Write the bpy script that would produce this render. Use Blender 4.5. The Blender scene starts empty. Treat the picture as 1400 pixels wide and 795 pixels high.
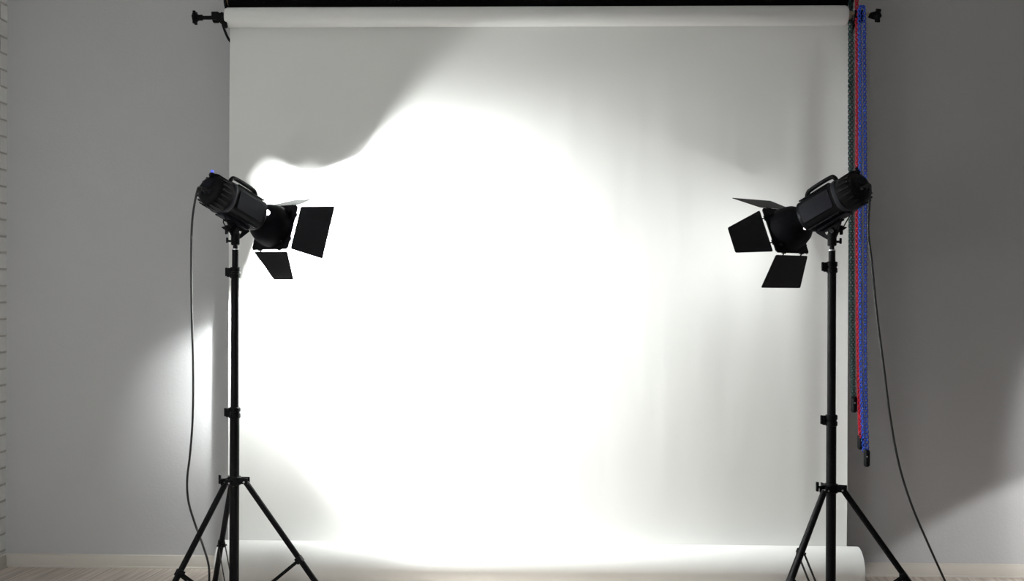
import bpy, bmesh, math, random
from mathutils import Vector, Matrix, noise
random.seed(4)
PI = math.pi
SC = bpy.context.scene
COL = SC.collection

# ---------------------------------------------------------------- materials
def new_mat(name):
    m = bpy.data.materials.new(name); m.use_nodes = True
    nt = m.node_tree
    return m, nt, nt.nodes['Principled BSDF']

def mat(name, col, rough=0.5, metal=0.0, spec=0.5, noise_amt=0.0, scale=40, bump=0.0, bscale=200, coat=0.0):
    m, nt, b = new_mat(name)
    b.inputs['Base Color'].default_value = (*col, 1)
    b.inputs['Roughness'].default_value = rough
    b.inputs['Metallic'].default_value = metal
    b.inputs['Specular IOR Level'].default_value = spec
    b.inputs['Coat Weight'].default_value = coat
    tc = nt.nodes.new('ShaderNodeTexCoord')
    n = nt.nodes.new('ShaderNodeTexNoise'); n.inputs['Scale'].default_value = scale
    n.inputs['Detail'].default_value = 3
    nt.links.new(tc.outputs['Object'], n.inputs['Vector'])
    mix = nt.nodes.new('ShaderNodeMixRGB')
    a = max(noise_amt, 0.02)
    mix.inputs[1].default_value = (*[c * (1 - a) for c in col], 1)
    mix.inputs[2].default_value = (*[min(1, c * (1 + a)) for c in col], 1)
    nt.links.new(n.outputs['Fac'], mix.inputs[0])
    nt.links.new(mix.outputs[0], b.inputs['Base Color'])
    if bump:
        n2 = nt.nodes.new('ShaderNodeTexNoise'); n2.inputs['Scale'].default_value = bscale
        n2.inputs['Detail'].default_value = 4
        nt.links.new(tc.outputs['Object'], n2.inputs['Vector'])
        bp = nt.nodes.new('ShaderNodeBump'); bp.inputs['Strength'].default_value = bump
        bp.inputs['Distance'].default_value = 0.002
        nt.links.new(n2.outputs['Fac'], bp.inputs['Height'])
        nt.links.new(bp.outputs[0], b.inputs['Normal'])
    return m

def emit_mat(name, col, s):
    m, nt, b = new_mat(name)
    b.inputs['Base Color'].default_value = (*col, 1)
    b.inputs['Emission Color'].default_value = (*col, 1)
    b.inputs['Emission Strength'].default_value = s
    return m

M = {}
M['paper'] = mat('backdrop paper', (0.83, 0.83, 0.81), 0.85, spec=0.2, noise_amt=0.004, scale=3)
M['wall'] = mat('grey textured wallpaper', (0.52, 0.52, 0.525), 0.85, spec=0.25, noise_amt=0.02, scale=6, bump=0.4, bscale=110)
M['ceiling'] = mat('ceiling paint', (0.75, 0.75, 0.74), 0.9)
M['skirting'] = mat('cream skirting', (0.60, 0.565, 0.51), 0.45, noise_amt=0.03, scale=8)
M['black_paint'] = mat('satin black metal', (0.004, 0.004, 0.005), 0.5, spec=0.12)
M['black_plastic'] = mat('black plastic', (0.003, 0.003, 0.004), 0.55, spec=0.12, bump=0.2, bscale=600)
M['black_matte'] = mat('matte black shell', (0.003, 0.003, 0.0045), 0.6, spec=0.06)
M['door_black'] = mat('black barn door coating', (0.005, 0.005, 0.0065), 0.55, spec=0.15, bump=0.1, bscale=400)
M['grey_panel'] = mat('dark grey label panel', (0.007, 0.0075, 0.012), 0.6, spec=0.1, noise_amt=0.08, scale=60)
M['trim'] = mat('grey trim ring', (0.014, 0.015, 0.022), 0.45, spec=0.2)
M['silver'] = mat('silver metal', (0.55, 0.55, 0.56), 0.3, metal=0.9)
M['reflector'] = mat('silver reflector lining', (0.85, 0.85, 0.86), 0.35, metal=0.8)
M['rubber'] = mat('black rubber', (0.012, 0.012, 0.012), 0.7)
M['cable'] = mat('black cable sheath', (0.014, 0.014, 0.015), 0.5)
M['black_roll'] = mat('black backdrop paper', (0.004, 0.004, 0.004), 0.95, spec=0.05)
M['beige'] = mat('beige plastic', (0.42, 0.38, 0.27), 0.5)
M['core'] = mat('cardboard core', (0.35, 0.27, 0.18), 0.9)
M['green'] = mat('dark green plastic', (0.006, 0.040, 0.038), 0.35)
M['red'] = mat('red plastic', (0.42, 0.008, 0.025), 0.35)
M['blue'] = mat('blue plastic', (0.02, 0.075, 0.50), 0.35)
M['glow'] = emit_mat('lamp glow', (0.96, 0.97, 1.0), 60)
M['glow_dim'] = emit_mat('faint lamp glow', (1.0, 1.0, 1.0), 1.6)
M['led'] = emit_mat('blue indicator', (0.10, 0.14, 1.0), 0.9)
M['glass'] = mat('frosted tube glass', (0.9, 0.9, 0.9), 0.3)

def floor_material():
    m, nt, b = new_mat('pale wood laminate')
    tc = nt.nodes.new('ShaderNodeTexCoord')
    mp = nt.nodes.new('ShaderNodeMapping'); mp.inputs['Rotation'].default_value = (0, 0, math.radians(-82.7))
    nt.links.new(tc.outputs['Object'], mp.inputs['Vector'])
    br = nt.nodes.new('ShaderNodeTexBrick')
    br.inputs['Color1'].default_value = (0.66, 0.60, 0.55, 1)
    br.inputs['Color2'].default_value = (0.58, 0.52, 0.47, 1)
    br.inputs['Mortar'].default_value = (0.25, 0.21, 0.18, 1)
    br.inputs['Scale'].default_value = 1
    br.inputs['Brick Width'].default_value = 1.28
    br.inputs['Row Height'].default_value = 0.12
    br.inputs['Mortar Size'].default_value = 0.0015
    nt.links.new(mp.outputs[0], br.inputs['Vector'])
    mp2 = nt.nodes.new('ShaderNodeMapping'); mp2.inputs['Scale'].default_value = (2.0, 45, 1)
    nt.links.new(mp.outputs[0], mp2.inputs['Vector'])
    n = nt.nodes.new('ShaderNodeTexNoise'); n.inputs['Scale'].default_value = 1.5; n.inputs['Detail'].default_value = 6
    nt.links.new(mp2.outputs[0], n.inputs['Vector'])
    cr = nt.nodes.new('ShaderNodeValToRGB')
    cr.color_ramp.elements[0].position = 0.3; cr.color_ramp.elements[0].color = (0.62, 0.58, 0.55, 1)
    cr.color_ramp.elements[1].position = 0.7; cr.color_ramp.elements[1].color = (1.1, 1.08, 1.06, 1)
    nt.links.new(n.outputs['Fac'], cr.inputs[0])
    mx = nt.nodes.new('ShaderNodeMixRGB'); mx.blend_type = 'MULTIPLY'; mx.inputs[0].default_value = 1
    nt.links.new(br.outputs['Color'], mx.inputs[1]); nt.links.new(cr.outputs[0], mx.inputs[2])
    nt.links.new(mx.outputs[0], b.inputs['Base Color'])
    b.inputs['Roughness'].default_value = 0.45
    return m
M['floor'] = floor_material()

def brick_material():
    m, nt, b = new_mat('white painted brick')
    tc = nt.nodes.new('ShaderNodeTexCoord')
    sp = nt.nodes.new('ShaderNodeSeparateXYZ'); cb = nt.nodes.new('ShaderNodeCombineXYZ')
    nt.links.new(tc.outputs['Object'], sp.inputs[0])
    ad = nt.nodes.new('ShaderNodeMath'); ad.operation = 'ADD'; ad.inputs[1].default_value = 0.045
    nt.links.new(sp.outputs['Y'], ad.inputs[0]); nt.links.new(ad.outputs[0], cb.inputs['X']); nt.links.new(sp.outputs['Z'], cb.inputs['Y'])
    br = nt.nodes.new('ShaderNodeTexBrick')
    br.inputs['Color1'].default_value = (0.86, 0.86, 0.84, 1)
    br.inputs['Color2'].default_value = (0.80, 0.80, 0.78, 1)
    br.inputs['Mortar'].default_value = (0.55, 0.53, 0.50, 1)
    br.inputs['Scale'].default_value = 1
    br.inputs['Brick Width'].default_value = 0.22
    br.inputs['Row Height'].default_value = 0.076
    br.inputs['Mortar Size'].default_value = 0.006
    br.inputs['Mortar Smooth'].default_value = 0.6
    nt.links.new(cb.outputs[0], br.inputs['Vector'])
    nt.links.new(br.outputs['Color'], b.inputs['Base Color'])
    bp = nt.nodes.new('ShaderNodeBump'); bp.invert = True
    bp.inputs['Strength'].default_value = 0.8; bp.inputs['Distance'].default_value = 0.006
    nt.links.new(br.outputs['Fac'], bp.inputs['Height']); nt.links.new(bp.outputs[0], b.inputs['Normal'])
    b.inputs['Roughness'].default_value = 0.8
    return m
M['brick'] = brick_material()

# ---------------------------------------------------------------- mesh helpers
def frame_to(p, q):
    """rotation taking +Z to q-p"""
    d = (Vector(q) - Vector(p)).normalized()
    return d.to_track_quat('Z', 'Y').to_matrix().to_4x4()

def add_box(bm, c, s, rot=None, bev=0.0, mi=0):
    r = bmesh.ops.create_cube(bm, size=1.0)
    vs = r['verts']
    mt = Matrix.Translation(c) @ (rot if rot else Matrix.Identity(4)) @ Matrix.Diagonal((*s, 1))
    bmesh.ops.transform(bm, matrix=mt, verts=vs)
    fs = {f for v in vs for f in v.link_faces}
    for f in fs: f.material_index = mi
    if bev:
        es = list({e for v in vs for e in v.link_edges})
        rb = bmesh.ops.bevel(bm, geom=es, offset=bev, segments=2, affect='EDGES', profile=0.5)
        for f in rb['faces']: f.material_index = mi
    return vs

def add_lathe(bm, prof, mt=None, seg=40, mi=0, cap=True, scale=(1, 1), power=2.0):
    """profile [(r, z)...] revolved about Z; power>2 gives a squarish section"""
    mt = mt or Matrix.Identity(4)
    rings = []
    for r, z in prof:
        ring = []
        for k in range(seg):
            a = 2 * PI * (k + 0.5) / seg
            c, s = math.cos(a), math.sin(a)
            f = (abs(c) ** power + abs(s) ** power) ** (-1 / power)
            ring.append(bm.verts.new(mt @ Vector((r * f * c * scale[0], r * f * s * scale[1], z))))
        rings.append(ring)
    for a, b in zip(rings, rings[1:]):
        for k in range(seg):
            f = bm.faces.new((a[k], a[(k + 1) % seg], b[(k + 1) % seg], b[k])); f.material_index = mi; f.smooth = True
    if cap:
        f = bm.faces.new(list(reversed(rings[0]))); f.material_index = mi
        f = bm.faces.new(rings[-1]); f.material_index = mi
    return rings

def add_cyl(bm, p, q, r, r2=None, seg=24, mi=0, bev=0.0):
    p, q = Vector(p), Vector(q); L = (q - p).length; r2 = r if r2 is None else r2
    mt = Matrix.Translation(p) @ frame_to(p, q)
    pr = [(r, 0), (r2, L)] if not bev else [(r - bev, 0), (r, bev), (r2, L - bev), (r2 - bev, L)]
    add_lathe(bm, pr, mt, seg, mi)

def smooth_path(pts, n=8):
    pts = [Vector(p) for p in pts]; out = []
    P = [pts[0]] + pts + [pts[-1]]
    for i in range(1, len(P) - 2):
        p0, p1, p2, p3 = P[i - 1], P[i], P[i + 1], P[i + 2]
        for k in range(n):
            t = k / n
            out.append(0.5 * ((2 * p1) + (-p0 + p2) * t + (2 * p0 - 5 * p1 + 4 * p2 - p3) * t * t + (-p0 + 3 * p1 - 3 * p2 + p3) * t ** 3))
    out.append(pts[-1]); return out

def add_tube(bm, pts, r, seg=10, closed=False, mi=0):
    pts = [Vector(p) for p in pts]; n = len(pts); rings = []
    up = Vector((0.123, 0.456, 0.88)).normalized(); prev = None
    for i, p in enumerate(pts):
        if closed: t = (pts[(i + 1) % n] - pts[i - 1]).normalized()
        else: t = (pts[min(i + 1, n - 1)] - pts[max(i - 1, 0)]).normalized()
        if prev is None: x = t.cross(up).normalized()
        else: x = (prev - t * prev.dot(t)).normalized()
        prev = x; y = t.cross(x)
        rings.append([bm.verts.new(p + (x * math.cos(2 * PI * k / seg) + y * math.sin(2 * PI * k / seg)) * r) for k in range(seg)])
    m = n if closed else n - 1
    for i in range(m):
        a, b = rings[i], rings[(i + 1) % n]
        for k in range(seg):
            f = bm.faces.new((a[k], a[(k + 1) % seg], b[(k + 1) % seg], b[k])); f.smooth = True; f.material_index = mi
    if not closed:
        f = bm.faces.new(list(reversed(rings[0]))); f.material_index = mi
        f = bm.faces.new(rings[-1]); f.material_index = mi

def add_prism(bm, outline, thick, mt=None, mi=0, holes=()):
    """flat plate: outline in local XY extruded along Z by thick (centred)"""
    mt = mt or Matrix.Identity(4)
    lo = [bm.verts.new(mt @ Vector((x, y, -thick / 2))) for x, y in outline]
    hi = [bm.verts.new(mt @ Vector((x, y, thick / 2))) for x, y in outline]
    fs = []
    if not holes:
        fs.append(bm.faces.new(list(reversed(lo)))); fs.append(bm.faces.new(hi))
    else:
        (hx, hy, hr) = holes[0]; n = len(outline)
        hl, hh = [], []
        for x, y in outline:
            a = math.atan2(y - hy, x - hx)
            hl.append(bm.verts.new(mt @ Vector((hx + hr * math.cos(a), hy + hr * math.sin(a), -thick / 2))))
            hh.append(bm.verts.new(mt @ Vector((hx + hr * math.cos(a), hy + hr * math.sin(a), thick / 2))))
        for k in range(n):
            j = (k + 1) % n
            fs.append(bm.faces.new((hi[k], hi[j], hh[j], hh[k])))
            fs.append(bm.faces.new((lo[j], lo[k], hl[k], hl[j])))
            fs.append(bm.faces.new((hh[k], hh[j], hl[j], hl[k])))
    n = len(outline)
    for k in range(n):
        fs.append(bm.faces.new((lo[k], lo[(k + 1) % n], hi[(k + 1) % n], hi[k])))
    for f in fs: f.material_index = mi

def rounded_poly(pts, r, n=4):
    out = []
    m = len(pts)
    for i in range(m):
        p = Vector(pts[i]); a = (Vector(pts[i - 1]) - p).normalized(); b = (Vector(pts[(i + 1) % m]) - p).normalized()
        s, e = p + a * r, p + b * r
        for k in range(n + 1):
            t = k / n
            q = s * (1 - t) ** 2 + p * 2 * t * (1 - t) + e * t * t
            out.append((q.x, q.y))
    return out

def obj(name, bm, mats, parent=None, loc=None, rot=None, edge=35):
    bmesh.ops.recalc_face_normals(bm, faces=bm.faces[:])
    me = bpy.data.meshes.new(name); bm.to_mesh(me); bm.free()
    if not isinstance(mats, (list, tuple)): mats = [mats]
    for m in mats: me.materials.append(m)
    me.polygons.foreach_set('use_smooth', [True] * len(me.polygons))
    me.set_sharp_from_angle(angle=math.radians(edge))
    o = bpy.data.objects.new(name, me); COL.objects.link(o)
    if parent: o.parent = parent
    if loc: o.location = loc
    if rot: o.rotation_euler = rot
    return o

def tag(o, label, cat, group=None, kind=None):
    o['label'] = label; o['category'] = cat
    if group: o['group'] = group
    if kind: o['kind'] = kind
    return o

def thing(name, label, cat, loc=(0, 0, 0), group=None):
    o = bpy.data.objects.new(name, None); COL.objects.link(o)
    o.empty_display_size = 0.05; o.location = loc
    return tag(o, label, cat, group)

def B(): return bmesh.new()

# ---------------------------------------------------------------- room
WY = 4.64          # back wall
LX, RX = -2.452, 3.3
H = 3.0
NY = -1.6
def struct(name, bm, m, parent=None):
    o = obj(name, bm, m, parent)
    if not parent: o['kind'] = 'structure'
    return o

bm = B(); add_box(bm, ((LX + RX) / 2, (NY + WY) / 2, -0.05), (RX - LX + 0.4, WY - NY + 0.4, 0.1)); struct('floor', bm, M['floor'])
bm = B(); add_box(bm, ((LX + RX) / 2, WY + 0.05, H / 2), (RX - LX + 0.2, 0.1, H)); struct('wall_back', bm, M['wall'])
bm = B(); add_box(bm, (LX - 0.05, (NY + WY) / 2, H / 2), (0.1, WY - NY, H)); struct('wall_left', bm, M['brick'])
bm = B(); add_box(bm, ((LX + RX) / 2, (NY + WY) / 2, H + 0.05), (RX - LX + 0.2, WY - NY + 0.2, 0.1)); struct('ceiling', bm, M['ceiling'])
def baseboard(name, L, mt):
    # ogee-ish section: back x=0, front x=.014
    sec = [(0, 0), (0.016, 0), (0.016, 0.006), (0.012, 0.009), (0.012, 0.046), (0.009, 0.052), (0.009, 0.056), (0.004, 0.060), (0, 0.060)]
    bm = B(); ra = [bm.verts.new(mt @ Vector((0, x, z))) for x, z in sec]; rb = [bm.verts.new(mt @ Vector((L, x, z))) for x, z in sec]
    n = len(sec)
    for k in range(n): bm.faces.new((ra[k], ra[(k + 1) % n], rb[(k + 1) % n], rb[k]))
    bm.faces.new(ra); bm.faces.new(list(reversed(rb)))
    return struct(name, bm, M['skirting'])
baseboard('baseboard_back', RX - LX, Matrix.Translation((RX, WY, 0)) @ Matrix.Rotation(PI, 4, 'Z'))
baseboard('baseboard_left', WY - NY - 0.016, Matrix.Translation((LX, WY - 0.016, 0)) @ Matrix.Rotation(-PI / 2, 4, 'Z'))

# ---------------------------------------------------------------- backdrop paper
PY = 4.50
XL, XR = -1.376, 1.349
ZR = 2.478; RR = 0.043           # top roll axis height and radius
YR = PY - RR + 0.002
paper = thing('paper_backdrop', 'wide white seamless paper backdrop hanging from its roll down to the floor', 'backdrop', (0, PY, 0))

def wob(x, z):
    """paper is not flat: soft vertical waves, stronger to the right, and the right edge curls forward"""
    t = max(0.0, min(1.0, (x + 0.6) / 1.0))
    zt = max(0.0, min(1.0, (2.40 - z) / 0.3)) * max(0.0, min(1.0, z / 0.5))
    w = noise.noise(Vector((x * 3.2, z * 0.9, 1.7))) * 0.0028
    w += noise.noise(Vector((x * 11.0, z * 1.6, 5.2))) * 0.0008 + noise.noise(Vector((x * 26.0, z * 3.0, 9.1))) * 0.0003
    d = (0.10 + 0.9 * t) * zt * w
    e = max(0.0, (x - (XR - 0.13)) / 0.13)
    d += -0.013 * e * e * min(1.0, zt + 0.15)
    d += -0.0030 * math.exp(-((x - (XR - 0.19)) / 0.075) ** 2) * zt
    e = max(0.0, ((XL + 0.10) - x) / 0.10)
    d += -0.004 * e * e * zt
    return d
bm = B()
NX, NZ = 180, 150
ztop = ZR
cols = []
RB = 0.094                       # bottom roll radius
for i in range(NX + 1):
    x = XL + (XR - XL) * i / NX
    c = []
    for j in range(NZ + 1):
        z = ztop + (RB - ztop) * j / NZ
        c.append(Vector((x, PY + wob(x, z) - 0, z)))
    cols.append(c)
fr = [[bm.verts.new(v) for v in c] for c in cols]
bk = [[bm.verts.new(v + Vector((0, 0.0006, 0))) for v in c] for c in cols]
for i in range(NX):
    for j in range(NZ):
        bm.faces.new((fr[i][j], fr[i + 1][j], fr[i + 1][j + 1], fr[i][j + 1]))
        bm.faces.new((bk[i][j], bk[i][j + 1], bk[i + 1][j + 1], bk[i + 1][j]))
for j in range(NZ):
    bm.faces.new((fr[0][j], fr[0][j + 1], bk[0][j + 1], bk[0][j])); bm.faces.new((fr[NX][j + 1], fr[NX][j], bk[NX][j], bk[NX][j + 1]))
for i in range(NX):
    bm.faces.new((fr[i][0], bk[i][0], bk[i + 1][0], fr[i + 1][0])); bm.faces.new((fr[i][NZ], fr[i + 1][NZ], bk[i + 1][NZ], bk[i][NZ]))
for v in bm.verts: v.co.y -= PY
obj('paper_sheet', bm, M['paper'], paper, edge=80)

# top roll
bm = B()
mt = Matrix.Translation((0, YR - PY, ZR)) @ Matrix.Rotation(PI / 2, 4, 'Y')
add_lathe(bm, [(0.027, XL - 0.003), (RR - 0.004, XL - 0.003), (RR, XL + 0.005), (RR, XR - 0.028), (RR - 0.004, XR - 0.020), (0.027, XR - 0.020)], mt, 56, cap=False)
obj('paper_roll', bm, M['paper'], paper, edge=50)
bm = B(); add_lathe(bm, [(0.027, XL - 0.005), (0.0272, XL - 0.005), (0.0272, XR - 0.018), (0.024, XR - 0.018), (0.024, XL - 0.005), (0.027, XL - 0.005)], mt, 32, cap=False)
obj('roll_core', bm, M['core'], paper)

# bottom roll : the sheet runs under and curls forward into a loose coil
def coil():
    bm = B()
    yc = PY - RB; pts = []
    turns = 4.6
    n = 200
    for k in range(n + 1):
        a = PI * 2 * turns * k / n
        r = RB - 0.0035 * a / (2 * PI)
        pts.append((yc + r * math.cos(-a) - PY, RB + r * math.sin(-a)))   # starts at the back, goes down then forward
    th = 0.0007
    def ring(x, sk):
        out = []; inn = []
        for k, (y, z) in enumerate(pts):
            a = -PI * 2 * turns * k / n
            out.append(bm.verts.new((x, y, z + 0.001))); inn.append(bm.verts.new((x, y - th * math.cos(a), z + 0.001 - th * math.sin(a))))
        return out, inn
    xs = [XL - 0.004 + (XR + 0.024 - XL + 0.004) * i / 24 for i in range(25)]
    rr = [ring(x, 0) for x in xs]
    for (o1, i1), (o2, i2) in zip(rr, rr[1:]):
        for k in range(n):
            bm.faces.new((o1[k], o2[k], o2[k + 1], o1[k + 1])); bm.faces.new((i1[k + 1], i2[k + 1], i2[k], i1[k]))
    for o_, i_ in (rr[0], rr[-1]):
        for k in range(n): bm.faces.new((o_[k], o_[k + 1], i_[k + 1], i_[k]))
    return bm
obj('floor_roll', coil(), M['paper'], paper, edge=60)

# black backdrop roll stored above
ZB = 2.566; RBK = 0.052
bkr = thing('backdrop_roll', 'rolled-up black paper backdrop at the top edge, above the white roll', 'backdrop', (0, 4.500, ZB))
bm = B(); mt = Matrix.Rotation(PI / 2, 4, 'Y')
add_lathe(bm, [(0.026, XL + 0.004), (RBK - 0.003, XL + 0.004), (RBK, XL + 0.010), (RBK, XR - 0.016), (RBK - 0.003, XR - 0.010), (0.026, XR - 0.010)], mt, 48, cap=False)
obj('paper_roll', bm, M['black_roll'], bkr)
bm = B(); add_lathe(bm, [(0.0, XL - 0.010), (0.0255, XL - 0.010), (0.0255, XR - 0.001), (0.0, XR - 0.001)], mt, 24, cap=False)
obj('roll_core', bm, M['core'], bkr)

# ---------------------------------------------------------------- wall brackets
def bracket(side, label):
    """side -1 left, +1 right. hook plate on the wall, arm forward, expander with knob in the roll end"""
    xe = XL - 0.004 if side < 0 else XR - 0.019
    s = side
    t = thing('backdrop_bracket', label, 'bracket', (xe, YR, ZR), 'brackets at the ends of the backdrop rolls')
    bx = s * 0.050 if s < 0 else 0.030
    # wall plate
    bm = B(); add_box(bm, (s * 0.012, WY - YR - 0.004, 0.02), (0.034, 0.008, 0.36), bev=0.002)
    for z in (-0.12, 0.17): add_cyl(bm, (s * 0.012, WY - YR - 0.012, z), (s * 0.012, WY - YR - 0.006, z), 0.006, seg=12)
    obj('wall_plate', bm, M['black_paint'], t)
    # hook arm: bent flat bar rising from the plate to the cradle (and a second, higher one)
    for dz, nm in ((0, 'hook_arm'), (ZB - ZR, 'hook_arm')):
        dy = 0 if dz == 0 else (4.500 - YR)
        bm = B()
        x0 = -0.009 if s < 0 else 0.028
        path = [(x0, WY - YR - 0.008, dz - 0.085), (x0, 0.08 , dz - 0.082), (x0, 0.02 + dy, dz - 0.062), (x0, -0.02 + dy, dz - 0.036), (x0, -0.036 + dy, dz - 0.012), (x0, -0.036 + dy, dz + 0.012)]
        p = smooth_path(path, 6)
        for a, b in zip(p, p[1:]):
            L = (b - a).length
            add_box(bm, (a + b) / 2, (0.009, 0.006, L + 0.003), rot=frame_to(a, b) @ Matrix.Rotation(PI / 2, 4, 'Z') if False else Matrix.Rotation(-math.atan2((b - a).y, (b - a).z), 4, 'X'))
        # cradle
        add_tube(bm, [(x0, dy + 0.030 * math.sin(a), dz - 0.030 * math.cos(a)) for a in [(-1.5 + 3.0 * k / 12) for k in range(13)]], 0.005, 8)
        obj(nm, bm, M['black_paint'], t)
    # wing seen slanting from the rod to the paper
    if s < 0:
        bm = B()
        add_prism(bm, [(-0.058, 0.018), (-0.030, 0.018), (0.006, -0.006), (0.014, -0.050), (0.006, -0.056), (-0.034, -0.018), (-0.058, -0.016)], 0.006, Matrix.Translation((0.002, -0.030, 0)) @ Matrix.Rotation(PI / 2, 4, 'X'))
        obj('wing_plate', bm, M['black_paint'], t)
        bm = B(); add_cyl(bm, (-0.058, 0, 0), (-0.034, 0, 0), 0.024, bev=0.003)
        add_cyl(bm, (-0.034, 0, 0), (0.0, 0, 0), 0.020, 0.023)
        obj('expander_collar', bm, M['black_plastic'], t)
        bm = B(); add_cyl(bm, (-0.118, 0, 0), (-0.050, 0, 0), 0.0085)
        obj('rod', bm, M['black_paint'], t)
        bm = B()
        add_lathe(bm, [(0.0, 0.0), (0.016, 0.002), (0.028, 0.007), (0.029, 0.013), (0.018, 0.020), (0.013, 0.028), (0.013, 0.044), (0.0, 0.046)],
                  Matrix.Translation((-0.150, 0, 0)) @ Matrix.Rotation(PI / 2, 4, 'Y'), 24, cap=False)
        for k in range(6):
            a = k * PI / 3
            add_lathe(bm, [(0.0, 0.0), (0.006, 0.002), (0.006, 0.012), (0, 0.014)], Matrix.Translation((-0.146, 0.026 * math.cos(a), 0.026 * math.sin(a))) @ Matrix.Rotation(PI / 2, 4, 'Y'), 10, cap=False)
        obj('knob', bm, M['black_plastic'], t)
    else:
        bm = B(); add_cyl(bm, (0.0, 0, 0), (0.018, 0, 0), 0.026, 0.021, bev=0.002); obj('expander_collar', bm, M['beige'], t)
        bm = B(); add_cyl(bm, (0.044, 0, -0.004), (0.068, 0, -0.004), 0.026, bev=0.003)
        for k in range(12):
            a = k * PI / 6
            add_box(bm, (0.056, 0.026 * math.cos(a), -0.004 + 0.026 * math.sin(a)), (0.018, 0.006, 0.006))
        obj('chain_wheel', bm, M['black_plastic'], t)
        bm = B(); add_cyl(bm, (0.015, 0, 0.008), (0.108, 0, 0.004), 0.0085); obj('rod', bm, M['beige'], t)
        bm = B()
        add_lathe(bm, [(0.0, 0.0), (0.016, 0.002), (0.026, 0.007), (0.028, 0.013), (0.018, 0.022), (0.014, 0.038), (0.010, 0.050), (0.0, 0.052)],
                  Matrix.Translation((0.144, 0, 0)) @ Matrix.Rotation(-PI / 2, 4, 'Y'), 24, cap=False)
        for k in range(6):
            a = k * PI / 3 + 0.3
            add_lathe(bm, [(0.0, 0.0), (0.007, 0.002), (0.007, 0.014), (0, 0.016)], Matrix.Translation((0.142, 0.025 * math.cos(a), 0.025 * math.sin(a))) @ Matrix.Rotation(-PI / 2, 4, 'Y'), 10, cap=False)
        obj('knob', bm, M['black_plastic'], t)
    return t
bracket(-1, 'black wall bracket with a round knob at the left end of the white roll')
bracket(1, 'wall bracket with beige rod and black knob at the right end of the white roll')

# small black clip on the right paper edge
c = B(); add_box(c, (0, 0, 0), (0.012, 0.016, 0.044), bev=0.002); add_cyl(c, (0.006, 0, 0.018), (0.006, 0, -0.018), 0.006, seg=10)
tag(obj('paper_clip', c, M['black_plastic'], loc=(XR + 0.004, PY - 0.002, 2.190)), 'small black clip on the right edge of the white paper, beside the green chain', 'clip')

# ---------------------------------------------------------------- pull chains
PITCH = 0.0112
def strand(bm, path_fn, n, phase=0, wire=0.0022, ow=0.0060):
    """oval links, alternately face-on (long) and edge-on (short); path_fn(i) -> centre, tangent"""
    for i in range(n):
        c, tn = path_fn(i)
        R = frame_to((0, 0, 0), tn)
        edge_on = (i + phase) % 2
        lat = Matrix.Rotation(PI / 2 if edge_on else 0, 4, 'Z')
        ol = 0.0060 if edge_on else 0.0088
        pts = []
        for k in range(12):
            a = 2 * PI * k / 12
            x = math.copysign(abs(math.cos(a)) ** 0.6, math.cos(a)) * ow
            z = math.copysign(abs(math.sin(a)) ** 0.7, math.sin(a)) * ol
            pts.append(Vector(c) + (R @ lat @ Vector((x, 0, z))))
        add_tube(bm, pts, wire, 6, closed=True)

def chain(colour, label, xa, xb, ztop, zbot, ya, yb, weight_len, wx, loop_top=False, wr=0.013):
    t = thing('pull_chain', label, 'chain', ((xa + xb) / 2, ya, zbot), 'plastic pull chains of the backdrop rolls')
    cx = (xa + xb) / 2
    m = M[colour]
    ztw = zbot + weight_len * 0.7
    for nm, x, y in (('chain_strand', xa, ya), ('chain_strand', xb, yb)):
        bm = B()
        n = int((ztop - ztw) / PITCH)
        def f(i, x=x, y=y):
            z = ztop - i * PITCH
            # converge gently to the weight
            k = max(0.0, 1 - (z - ztw) / 0.5)
            sx = x + (wx - x) * 0.35 * k * k + 0.0012 * math.sin(z * 5 + x * 90) + (2.42 - z) * 0.007
            return (sx - cx, y - ya, z - zbot), Vector((0, 0, 1))
        strand(bm, f, n, phase=0 if x == xa else 1)
        obj(nm, bm, m, t)
    if loop_top:
        bm = B(); R = abs(xb - xa) / 2; n = max(5, int(PI * R / PITCH))
        def g(i):
            a = PI * (i + 0.5) / n
            return (-(xb - xa) / 2 * math.cos(a), (ya + yb) / 2 - ya, ztop - zbot + 0.006 + R * 1.2 * math.sin(a)), Vector((math.sin(a), 0, math.cos(a)))
        strand(bm, g, n)
        obj('chain_loop', bm, m, t)
    bm = B()
    add_lathe(bm, [(wr * 0.6, 0.0), (wr, 0.006), (wr, weight_len - 0.008), (wr * 0.7, weight_len)], Matrix.Translation((wx - cx, (ya + yb) / 2 - ya, 0)), 20, scale=(1, 1.1))
    add_tube(bm, [(wx - cx + wr * 0.75 * math.cos(2 * PI * k / 16), (ya + yb) / 2 - ya, 0.016 + 0.012 * math.sin(2 * PI * k / 16)) for k in range(16)], 0.004, 6, closed=True)
    obj('chain_weight', bm, M['black_plastic'], t)
    bm = B(); add_cyl(bm, (wx - cx - 0.0035, -0.017, weight_len * 0.62), (wx - cx - 0.0035, -0.012, weight_len * 0.62), 0.003, seg=10)
    obj('rivet', bm, M['silver'], t)
    return t
CY = 4.42
chain('green', 'dark green pull chain hanging nearest the right edge of the white paper', 1.3400, 1.3530, 2.73, 0.757, CY + 0.030, CY + 0.048, 0.070, 1.3680)
chain('red', 'red pull chain between the green chain and the blue chain', 1.3620, 1.3720, 2.73, 0.600, CY + 0.004, CY + 0.030, 0.066, 1.3900)
chain('blue', 'blue pull chain looped over the right bracket, hanging the lowest of the three', 1.3680, 1.3895, 2.484, 0.532, CY - 0.016, CY - 0.016, 0.072, 1.4060, loop_top=True)

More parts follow.
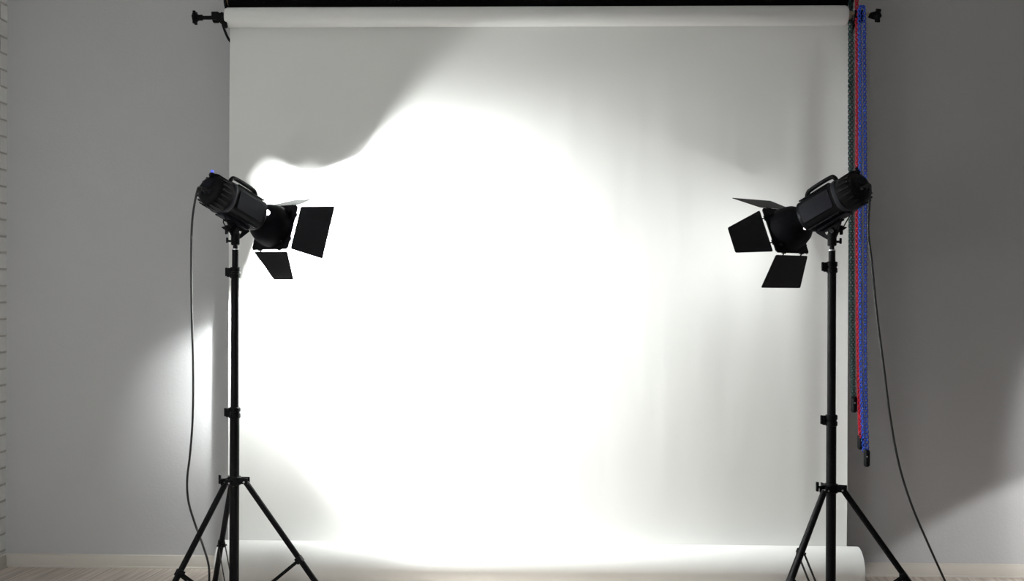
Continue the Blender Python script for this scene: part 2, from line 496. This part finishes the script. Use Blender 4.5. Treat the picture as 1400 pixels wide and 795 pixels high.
# ---------------------------------------------------------------- light stands
def stand(loc, label, az, knob_side, collars, mirror=1):
    """telescopic tripod stand; heights in metres above the floor"""
    t = thing('light_stand', label, 'light stand', loc, 'tripod light stands')
    def yaw(a): return Matrix.Rotation(math.radians(a), 4, 'Z')
    c1, c2, hub = collars
    top = 1.499
    bm = B(); add_cyl(bm, (0, 0, 0.03), (0, 0, c1 + 0.01), 0.0185, seg=32); obj('lower_tube', bm, M['black_paint'], t)
    bm = B(); add_cyl(bm, (0, 0, c1), (0, 0, c2 + 0.01), 0.0158, seg=32); obj('middle_tube', bm, M['black_paint'], t)
    bm = B(); add_cyl(bm, (0, 0, c2), (0, 0, top - 0.06), 0.0125, seg=32); add_cyl(bm, (0, 0, top - 0.06), (0, 0, top - 0.01), 0.009, seg=20)
    obj('upper_tube', bm, M['black_paint'], t)
    bm = B(); add_cyl(bm, (0, 0, top - 0.064), (0, 0, top - 0.060), 0.0135, seg=24); obj('tube_ring', bm, M['silver'], t)
    for z, r in ((c1, 0.0225), (c2, 0.0205)):
        bm = B(); add_lathe(bm, [(r - 0.003, z - 0.022), (r, z - 0.019), (r, z - 0.004), (r - 0.003, z - 0.003), (r - 0.003, z + 0.003), (r, z + 0.004), (r, z + 0.018), (r - 0.003, z + 0.021)], None, 28)
        add_box(bm, (-knob_side * -1 * (r + 0.003), 0, z), (0.016, 0.016, 0.036), bev=0.003)
        cl = obj('collar', bm, M['black_plastic'], t)
        bm = B(); x0 = knob_side * (r + 0.008)
        add_cyl(bm, (x0 - knob_side * 0.006, 0, z), (x0 + knob_side * 0.004, 0, z), 0.005, seg=12)
        add_box(bm, (x0 + knob_side * 0.006, 0, z + 0.002), (0.009, 0.012, 0.034), bev=0.003)
        obj('collar_knob', bm, M['black_plastic'], cl)
    # hub
    bm = B(); add_lathe(bm, [(0.023, hub - 0.022), (0.027, hub - 0.018), (0.027, hub + 0.008), (0.024, hub + 0.012)], None, 28)
    for a in az:
        R = yaw(a)
        for s in (-1, 1):
            add_box(bm, R @ Vector((0.036, s * 0.0125, hub - 0.004)), (0.042, 0.004, 0.024), rot=R, bev=0.0015)
    hb = obj('hub', bm, M['black_plastic'], t)
    bm = B(); add_cyl(bm, (-0.020, -0.004, hub), (-0.050, -0.008, hub), 0.005, seg=12)
    add_box(bm, (-0.054, -0.009, hub + 0.002), (0.010, 0.014, 0.036), bev=0.003); obj('hub_knob', bm, M['black_plastic'], hb)
    # foot collar
    bm = B(); add_lathe(bm, [(0.021, 0.028), (0.025, 0.032), (0.025, 0.058), (0.021, 0.062)], None, 28)
    for a in az:
        R = yaw(a)
        for s in (-1, 1): add_box(bm, R @ Vector((0.032, s * 0.011, 0.045)), (0.030, 0.003, 0.018), rot=R)
    obj('foot_collar', bm, M['black_plastic'], t)
    for a in az:
        R = yaw(a)
        p0 = Vector((0.046, 0, hub - 0.012)); p1 = Vector((0.415, 0, 0.016)); d = (p1 - p0)
        bm = B(); add_cyl(bm, R @ p0, R @ p1, 0.0112, seg=20)
        lg = obj('leg', bm, M['black_paint'], t)
        pj = p0 + d * 0.575
        bm = B(); add_box(bm, R @ (pj + Vector((0, 0, -0.004))), (0.026, 0.027, 0.026), rot=R @ Matrix.Rotation(math.atan2(-d.z, d.x), 4, 'Y'), bev=0.003)
        add_cyl(bm, R @ (pj + Vector((-0.006, -0.020, -0.010))), R @ (pj + Vector((-0.006, 0.020, -0.010))), 0.004, seg=10)
        obj('joint_clamp', bm, M['black_plastic'], lg)
        bm = B()
        q0 = pj + Vector((-0.006, 0, -0.010)); q1 = Vector((0.038, 0, 0.045))
        for s in (-1, 1):
            a0, a1 = q0 + Vector((0, s * 0.0135, 0)), q1 + Vector((0, s * 0.0135, 0))
            mid = (a0 + a1) / 2; L = (a1 - a0).length
            add_box(bm, R @ mid, (L, 0.0022, 0.012), rot=R @ Matrix.Rotation(math.atan2(-(a1 - a0).z, (a1 - a0).x), 4, 'Y'))
        obj('brace', bm, M['black_paint'], lg)
        bm = B(); add_cyl(bm, R @ (p1 - d.normalized() * 0.022), R @ (p1 + d.normalized() * 0.004), 0.0145, 0.0135, seg=18, bev=0.002)
        obj('rubber_foot', bm, M['rubber'], lg)
        bm = B(); add_cyl(bm, R @ (p0 + Vector((-0.004, -0.017, 0.004))), R @ (p0 + Vector((-0.004, 0.017, 0.004))), 0.0038, seg=10)
        obj('pivot_bolt', bm, M['silver'], lg)
    return t

SL = (-1.185, 3.955, 0)
SR = (1.107, 3.885, 0)
stand(SL, 'black tripod light stand on the left, carrying the brightly lit studio light', (-2, 118, 238), -1, (0.799, 1.346, 0.538))
stand(SR, 'black tripod light stand on the right, in front of the hanging chains', (-19, 101, 222), -1, (0.794, 1.373, 0.542))

# ---------------------------------------------------------------- studio lights
def lamp(pivot, az, pitch, label, near, doors, wide_side, hole, glow, mirror):
    """local frame: +X beam direction, +Z up, origin at tilt pivot. near = +1/-1: local Y sign of the camera side.
    doors = flare angles (top, bottom, near, far) in degrees"""
    t = thing('studio_light', label, 'studio light', pivot, 'studio lights with barn doors')
    R = Matrix.Rotation(math.radians(az), 3, 'Z') @ Matrix.Rotation(math.radians(pitch), 3, 'Y')
    t.rotation_euler = R.to_euler()
    OX, OZ = 0.205, 0.086            # frame centre from pivot
    def P(x, y=0, z=0): return Vector((x + OX, y, z + OZ))
    AX = lambda x: Matrix.Translation(P(x)) @ Matrix.Rotation(PI / 2, 4, 'Y')
    # after the rotation local X(lathe) = -Z, Y = Y
    # housing: squarish rounded tube with side ribs
    bm = B()
    add_lathe(bm, [(0.058, 0.0), (0.062, 0.004), (0.062, 0.176), (0.058, 0.180)], AX(-0.298), 64, power=3.2, scale=(1.0, 0.94))
    for k in range(9):               # cooling ribs along the top and the bottom edges
        y = -0.040 + 0.010 * k
        for s in (-1, 1): add_box(bm, P(-0.208, y, s * 0.0605), (0.150, 0.004, 0.005))
    hs = obj('housing', bm, M['black_matte'], t)
    for s in (-1, 1):
        bm = B()
        add_prism(bm, rounded_poly([(-0.072, -0.036), (0.072, -0.036), (0.072, 0.036), (-0.072, 0.036)], 0.006), 0.003,
                  Matrix.Translation(P(-0.208, s * 0.0592, 0)) @ Matrix.Rotation(PI / 2, 4, 'X'))
        obj('side_panel', bm, M['grey_panel'], t)['label'] = 'dark grey side panel'
    bm = B(); add_lathe(bm, [(0.054, 0.0), (0.063, 0.003), (0.065, 0.012), (0.064, 0.020), (0.054, 0.022)], AX(-0.316), 64, power=2.9)
    obj('trim_ring', bm, M['trim'], t)
    # rear cap with louvres and controls
    bm = B(); add_lathe(bm, [(0.0, 0.0), (0.038, 0.001), (0.050, 0.006), (0.058, 0.018), (0.0645, 0.040), (0.066, 0.078), (0.060, 0.082)], AX(-0.392), 56, cap=False)
    for k in range(20):
        a = 2 * PI * k / 20
        add_box(bm, P(-0.350, 0.0645 * math.cos(a), 0.0645 * math.sin(a)), (0.050, 0.004, 0.006), rot=Matrix.Rotation(a, 4, 'X'))
    rc = obj('rear_cap', bm, M['black_plastic'], t)
    bm = B(); add_prism(bm, rounded_poly([(-0.022, -0.014), (0.022, -0.014), (0.022, 0.014), (-0.022, 0.014)], 0.003), 0.004, Matrix.Translation(P(-0.393, 0, 0.016)) @ Matrix.Rotation(PI / 2, 4, 'Y') @ Matrix.Rotation(PI / 2, 4, 'Z'))
    obj('display', bm, M['grey_panel'], rc)
    for y in (-0.022, 0.0, 0.022):
        bm = B(); add_lathe(bm, [(0.0, 0.0), (0.0065, 0.001), (0.0075, 0.010)], AX(-0.400) @ Matrix.Translation((0.018, y, 0)), 16, cap=False); obj('dial', bm, M['trim'], rc)
    # slave sensor lug on top of the rear
    bm = B(); add_lathe(bm, [(0.0, 0.0), (0.008, 0.002), (0.011, 0.008), (0.012, 0.036), (0.0, 0.040)], Matrix.Translation(P(-0.396, 0, 0.055)) @ Matrix.Rotation(PI / 2, 4, 'Y'), 18, cap=False)
    add_box(bm, P(-0.356, 0, 0.058), (0.050, 0.034, 0.014), bev=0.004)
    sn = obj('sensor_lug', bm, M['black_plastic'], t)
    bm = B(); add_lathe(bm, [(0.0, 0.0), (0.0055, 0.002), (0.006, 0.008)], Matrix.Translation(P(-0.389, 0, 0.0645)), 14, cap=False)
    obj('indicator', bm, M['led'] if glow else M['grey_panel'], sn)
    # handle
    bm = B()
    hp = smooth_path([P(-0.292, 0, 0.058), P(-0.288, 0, 0.083), P(-0.268, 0, 0.094), P(-0.18, 0, 0.094), P(-0.152, 0, 0.086), P(-0.136, 0, 0.058)], 7)
    rings = []
    add_tube(bm, hp, 0.0085, 10)
    obj('handle', bm, M['black_plastic'], t)
    # neck ring
    bm = B(); add_lathe(bm, [(0.050, 0.0), (0.059, 0.002), (0.059, 0.010), (0.056, 0.015), (0.050, 0.016)], AX(-0.130), 48)
    obj('neck_ring', bm, M['trim'], t)
    # reflector bowl: outer shell black, inner lining silver, open at the front
    bm = B()
    outer = [(0.046, -0.116), (0.048, -0.104), (0.060, -0.089), (0.076, -0.066), (0.085, -0.040), (0.089, -0.012), (0.090, 0.0)]
    add_lathe(bm, outer, AX(0), 64, cap=False, mi=0)
    inner = [(0.090, 0.0), (0.0885, 0.0), (0.0875, -0.012), (0.0835, -0.040), (0.0745, -0.066), (0.0605, -0.085), (0.0490, -0.099), (0.030, -0.104), (0.0, -0.105)]
    add_lathe(bm, inner, AX(0), 64, cap=False, mi=1)
    bmesh.ops.remove_doubles(bm, verts=bm.verts[:], dist=1e-6)
    rf = obj('reflector', bm, [M['black_matte'], M['reflector']], t)
    # slot in the reflector neck through which the tube shines
    a, rad = hole
    bm = B(); d = Vector((0, near * math.cos(a), math.sin(a)))
    base = P(-0.108) + d * 0.0475
    nrm = (d * 0.9 + Vector((-0.43, 0, 0))).normalized()
    add_lathe(bm, [(0.0, 0.004), (rad * 0.7, 0.0035), (rad, 0.001), (rad, -0.004)], Matrix.Translation(base) @ frame_to((0, 0, 0), nrm), 18, cap=False)
    vh = obj('vent_hole', bm, M['glow'] if glow else M['glow_dim'], rf)
    vh['label'] = 'bright light leaking from the vent' if glow else 'small pale vent hole'
    # flash tube and modelling bulb inside
    bm = B(); add_lathe(bm, [(0.0, 0.0), (0.012, 0.002), (0.016, 0.012), (0.012, 0.024), (0.0, 0.030)], AX(-0.104), 20, cap=False)
    obj('bulb', bm, M['glass'], t)
    # barn door frame: square plate with a round mouth, clips
    S = 0.096
    bm = B()
    n = 64; sq, hi = [], []
    def sqp(a):
        c, s = math.cos(a), math.sin(a); f = S / max(abs(c), abs(s)); return f * c, f * s
    fr_ = []
    for x in (0.0, 0.0035):
        o_, i_ = [], []
        for k in range(n):
            a = 2 * PI * (k + 0.5) / n
            y, z = sqp(a)
            o_.append(bm.verts.new(P(x, y, z))); i_.append(bm.verts.new(P(x, 0.0895 * math.cos(a), 0.0895 * math.sin(a))))
        fr_.append((o_, i_))
    (o0, i0), (o1, i1) = fr_
    for k in range(n):
        j = (k + 1) % n
        bm.faces.new((o0[k], o0[j], i0[j], i0[k])); bm.faces.new((o1[j], o1[k], i1[k], i1[j]))
        bm.faces.new((o0[j], o0[k], o1[k], o1[j])); bm.faces.new((i0[k], i0[j], i1[j], i1[k]))
    for ys, zs in ((1, 1), (1, -1), (-1, 1), (-1, -1)):      # clips holding the frame on the reflector rim
        add_box(bm, P(-0.008, ys * 0.066, zs * 0.066), (0.018, 0.010, 0.010), bev=0.002)
    obj('barn_door_frame', bm, M['door_black'], t)
    # four barn doors
    L = 0.139; gap = 0.010
    W0 = 0.186
    spec = (('top', doors[0], Vector((0, 0, 1)), Vector((0, 1, 0))), ('bottom', doors[1], Vector((0, 0, -1)), Vector((0, 1, 0))),
            ('near', doors[2], Vector((0, near, 0)), Vector((0, 0, 1))), ('far', doors[3], Vector((0, -near, 0)), Vector((0, 0, 1))))
    for nm, ang, out, lat in spec:
        side = nm in ('near', 'far')
        widen = (side == wide_side)
        w0, w1 = (W0, 0.222) if widen else (0.178, 0.108)
        al = math.radians(ang)
        d = Vector((1, 0, 0)) * math.cos(al) + out * math.sin(al)
        h = P(0.002) + out * S
        nr = d.cross(lat).normalized()
        mt = Matrix.Identity(4)
        for r in range(3):
            mt[r][0] = lat[r]; mt[r][1] = d[r]; mt[r][2] = nr[r]; mt[r][3] = h[r]
        bm = B()
        out2 = rounded_poly([(-w0 / 2, gap), (w0 / 2, gap), (w1 / 2 + (0.004 if widen else 0), gap + L), (-w1 / 2 - (0.004 if widen else 0), gap + L)], 0.007)
        add_prism(bm, out2, 0.0016, mt)
        dr = obj('barn_door', bm, M['door_black'], t)
        for s in (-1, 1):
            bm = B()
            add_cyl(bm, mt @ Vector((s * 0.052, -0.001, 0)), mt @ Vector((s * 0.052, gap + 0.006, 0)), 0.0028, seg=10)
            add_cyl(bm, mt @ Vector((s * 0.052 - 0.010, 0.001, 0)), mt @ Vector((s * 0.052 + 0.010, 0.001, 0)), 0.0032, seg=10)
            obj('hinge', bm, M['black_paint'], dr)
    # mounting rail, tilt bracket, clamp socket
    bm = B(); add_box(bm, P(-0.225, 0, -0.068), (0.150, 0.030, 0.010), bev=0.002)
    obj('mounting_rail', bm, M['trim'], t)
    bm = B()
    plate = rounded_poly([(-0.062, 0.012), (0.072, 0.012), (0.030, -0.040), (-0.002, -0.050), (-0.024, -0.034)], 0.008)
    add_prism(bm, plate, 0.007, Matrix.Translation(Vector((0.004, 0, 0.006))) @ Matrix.Rotation(PI / 2, 4, 'X'), holes=[(0.026, -0.012, 0.0095)])
    add_box(bm, (0.000, 0, 0.012), (0.100, 0.038, 0.006), bev=0.002)
    br = obj('tilt_bracket', bm, M['black_matte'], t)
    # the socket stands upright whatever the tilt
    inv = R.inverted().to_4x4()
    bm = B()
    add_cyl(bm, inv @ Vector((0, 0, -0.068)), inv @ Vector((0, 0, -0.018)), 0.0165, seg=24, bev=0.003)
    add_cyl(bm, inv @ Vector((0, 0, -0.020)), inv @ Vector((0, 0, 0.002)), 0.014, 0.010, seg=20)
    add_cyl(bm, Vector((-0.004, -0.016, -0.016)), Vector((-0.004, 0.016, -0.016)), 0.009, seg=18)
    obj('clamp_socket', bm, M['black_plastic'], t)
    # tilt lever with a winged knob on the back side, and a small spring
    bm = B()
    add_cyl(bm, inv @ Vector((-mirror * 0.014, 0, -0.010)), inv @ Vector((-mirror * 0.034, 0, -0.006)), 0.008, seg=14)
    add_box(bm, inv @ Vector((-mirror * 0.034, 0, -0.008)), (0.012, 0.012, 0.036), rot=inv, bev=0.003)
    add_prism(bm, rounded_poly([(0.0, -0.012), (0.022, 0.004), (0.0, 0.010)], 0.002), 0.006, inv @ Matrix.Translation((-mirror * 0.034, 0, -0.002)) @ Matrix.Rotation(PI / 2, 4, 'X') @ Matrix.Diagonal((-mirror, 1, 1, 1)))
    obj('tilt_knob', bm, M['black_plastic'], t)
    bm = B()
    add_tube(bm, [P(-0.262, 0.014, -0.070), P(-0.258, 0.014, -0.086), (-0.030, 0.014, -0.014)], 0.0022, 8)
    add_tube(bm, [P(-0.288, -0.014, -0.068), P(-0.284, -0.014, -0.074), (-0.034, -0.014, -0.016)], 0.0022, 8)
    obj('support_wire', bm, M['black_paint'], t)
    bm = B()
    k_ = inv @ Vector((-mirror * 0.012, 0, -0.052)); k2 = inv @ Vector((-mirror * 0.030, 0, -0.052))
    add_cyl(bm, k_, k2, 0.0045, seg=12)
    add_box(bm, k2 + inv.to_3x3() @ Vector((-mirror * 0.002, 0, 0.003)), (0.007, 0.012, 0.022), rot=inv, bev=0.002)
    obj('socket_knob', bm, M['black_plastic'], t)
    return t, R, (OX, OZ)

ZP = 1.521
# light on the left aims right-and-back, the one on the right mirrors it
lampL, RL, off = lamp((SL[0], SL[1], ZP), 62, 19.4, 'studio light on the left stand, glowing, with its bright beam on the paper', -1,
                      (35, 36, 64, 30), True, (0.45, 0.0130), True, 1)
lampR, RRm, off = lamp((SR[0], SR[1], ZP), 180 - 54, 22.8, 'studio light on the right stand, in front of the hanging chains', 1,
                       (42, 44, 47, 50), False, (-1.05, 0.0075), False, -1)

def put_light(lampo, R, power, radius, x, spread=180, dz=0.0, down=0.0, dy=0.0):
    l = bpy.data.lights.new('modelling_light', 'AREA'); l.shape = 'DISK'; l.size = radius * 2; l.energy = power; l.spread = math.radians(spread)
    l.color = (0.965, 1.0, 0.985)
    o = bpy.data.objects.new('modelling_light', l); COL.objects.link(o); o.parent = lampo
    o.location = (off[0] + x, dy, off[1] + dz)
    o.rotation_euler = Vector((math.cos(math.radians(down)), 0, -math.sin(math.radians(down)))).to_track_quat('-Z', 'Y').to_euler()
    return o
put_light(lampL, RL, 58, 0.018, -0.006, 155, -0.022, 0, -0.022)      # tube
put_light(lampL, RL, 62, 0.084, -0.002, 146, 0.004, 8)      # light thrown by the dimpled bowl
put_light(lampR, RRm, 0.75, 0.016, -0.008, 156)
put_light(lampR, RRm, 0.5, 0.084, -0.004, 158)

# ---------------------------------------------------------------- power cords
def cord(pts, label):
    bm = B(); add_tube(bm, smooth_path(pts, 10), 0.0042, 8)
    p0, p1 = Vector(pts[0]), Vector(pts[1])
    o = obj('power_cord', bm, M['cable']); tag(o, label, 'power cord', 'power cords of the studio lights')
    d = (p1 - p0).normalized()
    bm = B(); add_cyl(bm, p0 - d * 0.002, p0 + d * 0.026, 0.0095, 0.0065, seg=16, bev=0.002)
    obj('plug', bm, M['rubber'], o)
    return o

# camera model used to lay the cords out at chosen true depths
YAW = math.radians(1.5); ROLL = math.radians(0.22); F = 1395.0
CAM = Vector((0, 0, 1.28))
def world(px, py, depth):
    u, v = px - 700, py - 397.5
    c, s = math.cos(ROLL), math.sin(ROLL)
    uu, vv = c * u + s * v, -s * u + c * v
    X, Z = uu / F * depth, -vv / F * depth
    return Vector((math.cos(YAW) * X - math.sin(YAW) * depth, math.sin(YAW) * X + math.cos(YAW) * depth, CAM.z + Z))

def rear(R, pivot, y=0.0, z=-0.02, x=-0.392):
    return Vector(pivot) + R @ Vector((x + off[0], y, z + off[1]))
pL = rear(RL, (SL[0], SL[1], ZP), z=-0.012); backL = RL @ Vector((-1, 0, 0))
pts = [pL - backL * 0.0, pL + backL * 0.028 + Vector((-0.004, 0, 0)), pL + backL * 0.040 + Vector((-0.006, 0, -0.020))]
yd = 3.88
for px, py, dp in ((263, 300, 3.84), (261.5, 350, 3.85), (262, 420, 3.86), (264, 500, 3.87), (263.5, 570, 3.88), (260, 620, 3.89), (256, 655, 3.90), (257.5, 685, 3.90), (266, 715, 3.90), (277, 745, 3.92), (285, 772, 3.92), (286, 795, 3.92), (284, 815, 3.92)):
    pts.append(world(px, py, dp))
e = pts[-1]; pts += [Vector((e.x - 0.02, e.y + 0.01, 0.010)), Vector((e.x - 0.10, e.y - 0.05, 0.005)), Vector((e.x - 0.35, e.y - 0.20, 0.005)), Vector((e.x - 0.7, e.y - 0.25, 0.005))]
cord(pts, 'black power cord hanging down beside the left light stand')
pR = rear(RRm, (SR[0], SR[1], ZP), z=-0.012); backR = RRm @ Vector((-1, 0, 0))
pts = [pR, pR + backR * 0.020, pR + backR * 0.026 + Vector((0.001, 0, -0.020))]
for px, py, dp in ((1187, 312, 3.74), (1192, 360, 3.72), (1199, 430, 3.72), (1208, 500, 3.72), (1217, 570, 3.72), (1229, 635, 3.74), (1246, 690, 3.76), (1268, 742, 3.78), (1292, 795, 3.80), (1308, 830, 3.82)):
    pts.append(world(px, py, dp))
e = pts[-1]; pts += [Vector((e.x + 0.03, e.y, 0.010)), Vector((e.x + 0.12, e.y, 0.005)), Vector((e.x + 0.4, e.y - 0.1, 0.005)), Vector((e.x + 0.8, e.y + 0.05, 0.005))]
cord(pts, 'black power cord curving away to the right of the right light stand')

# ---------------------------------------------------------------- added fill lights
def area(name, loc, target, size, power, col=(1, 1, 1)):
    l = bpy.data.lights.new(name, 'AREA'); l.shape = 'RECTANGLE'; l.size, l.size_y = size; l.energy = power; l.color = col
    o = bpy.data.objects.new(name, l); COL.objects.link(o); o.location = loc
    o.rotation_euler = (Vector(target) - Vector(loc)).to_track_quat('-Z', 'Y').to_euler()
    return o
area('left_fill', (-1.90, 1.3, 1.35), (-1.7, 4.6, 1.2), (0.9, 1.5), 18, (0.96, 0.99, 1.0))  # unseen soft fill added at left front to brighten the left wall
# two unseen spots added off right, cones shaped to light the lower right wall
def spot(src, pts, power, blend=0.12):
    src = Vector(src); d = [(Vector(p) - src).normalized() for p in pts]
    ax = (d[0] - d[1]).cross(d[1] - d[2]).normalized()
    if ax.dot(d[0]) < 0: ax.negate()
    half = math.acos(ax.dot(d[0]))
    l = bpy.data.lights.new('side_fill_spot', 'SPOT'); l.energy = power; l.spot_size = 2 * half; l.spot_blend = blend; l.shadow_soft_size = 0.04
    o = bpy.data.objects.new('side_fill_spot', l); COL.objects.link(o); o.location = src
    o.rotation_euler = ax.to_track_quat('-Z', 'Y').to_euler()
    print('spot', ax, math.degrees(half))
spot((3.1, 3.6, 0.9), [(1.44, WY, 0.05), (1.72, WY, 0.24), (2.00, WY, 0.39)], 66)
spot((3.1, 3.8, 0.9), [(2.19, WY, 1.12), (2.06, WY, 0.70), (2.02, WY, 0.30)], 34)

w = bpy.data.worlds.new('World'); SC.world = w; w.use_nodes = True
w.node_tree.nodes['Background'].inputs[0].default_value = (0.97, 0.98, 1.0, 1)
w.node_tree.nodes['Background'].inputs[1].default_value = 0.12

# ---------------------------------------------------------------- camera
cd = bpy.data.cameras.new('Camera'); cd.sensor_width = 36; cd.lens = 36 * F / 1400
cam = bpy.data.objects.new('Camera', cd); COL.objects.link(cam)
cam.matrix_world = Matrix.Translation(CAM) @ Matrix.Rotation(YAW, 4, 'Z') @ Matrix.Rotation(PI / 2, 4, 'X') @ Matrix.Rotation(ROLL, 4, 'Z')
cd.clip_start = 0.05; cd.clip_end = 50
SC.camera = cam

SC.view_settings.view_transform = 'Standard'
SC.view_settings.look = 'None'
SC.view_settings.exposure = 0.0
SC.view_settings.gamma = 1.0
SC.view_settings.use_curve_mapping = False
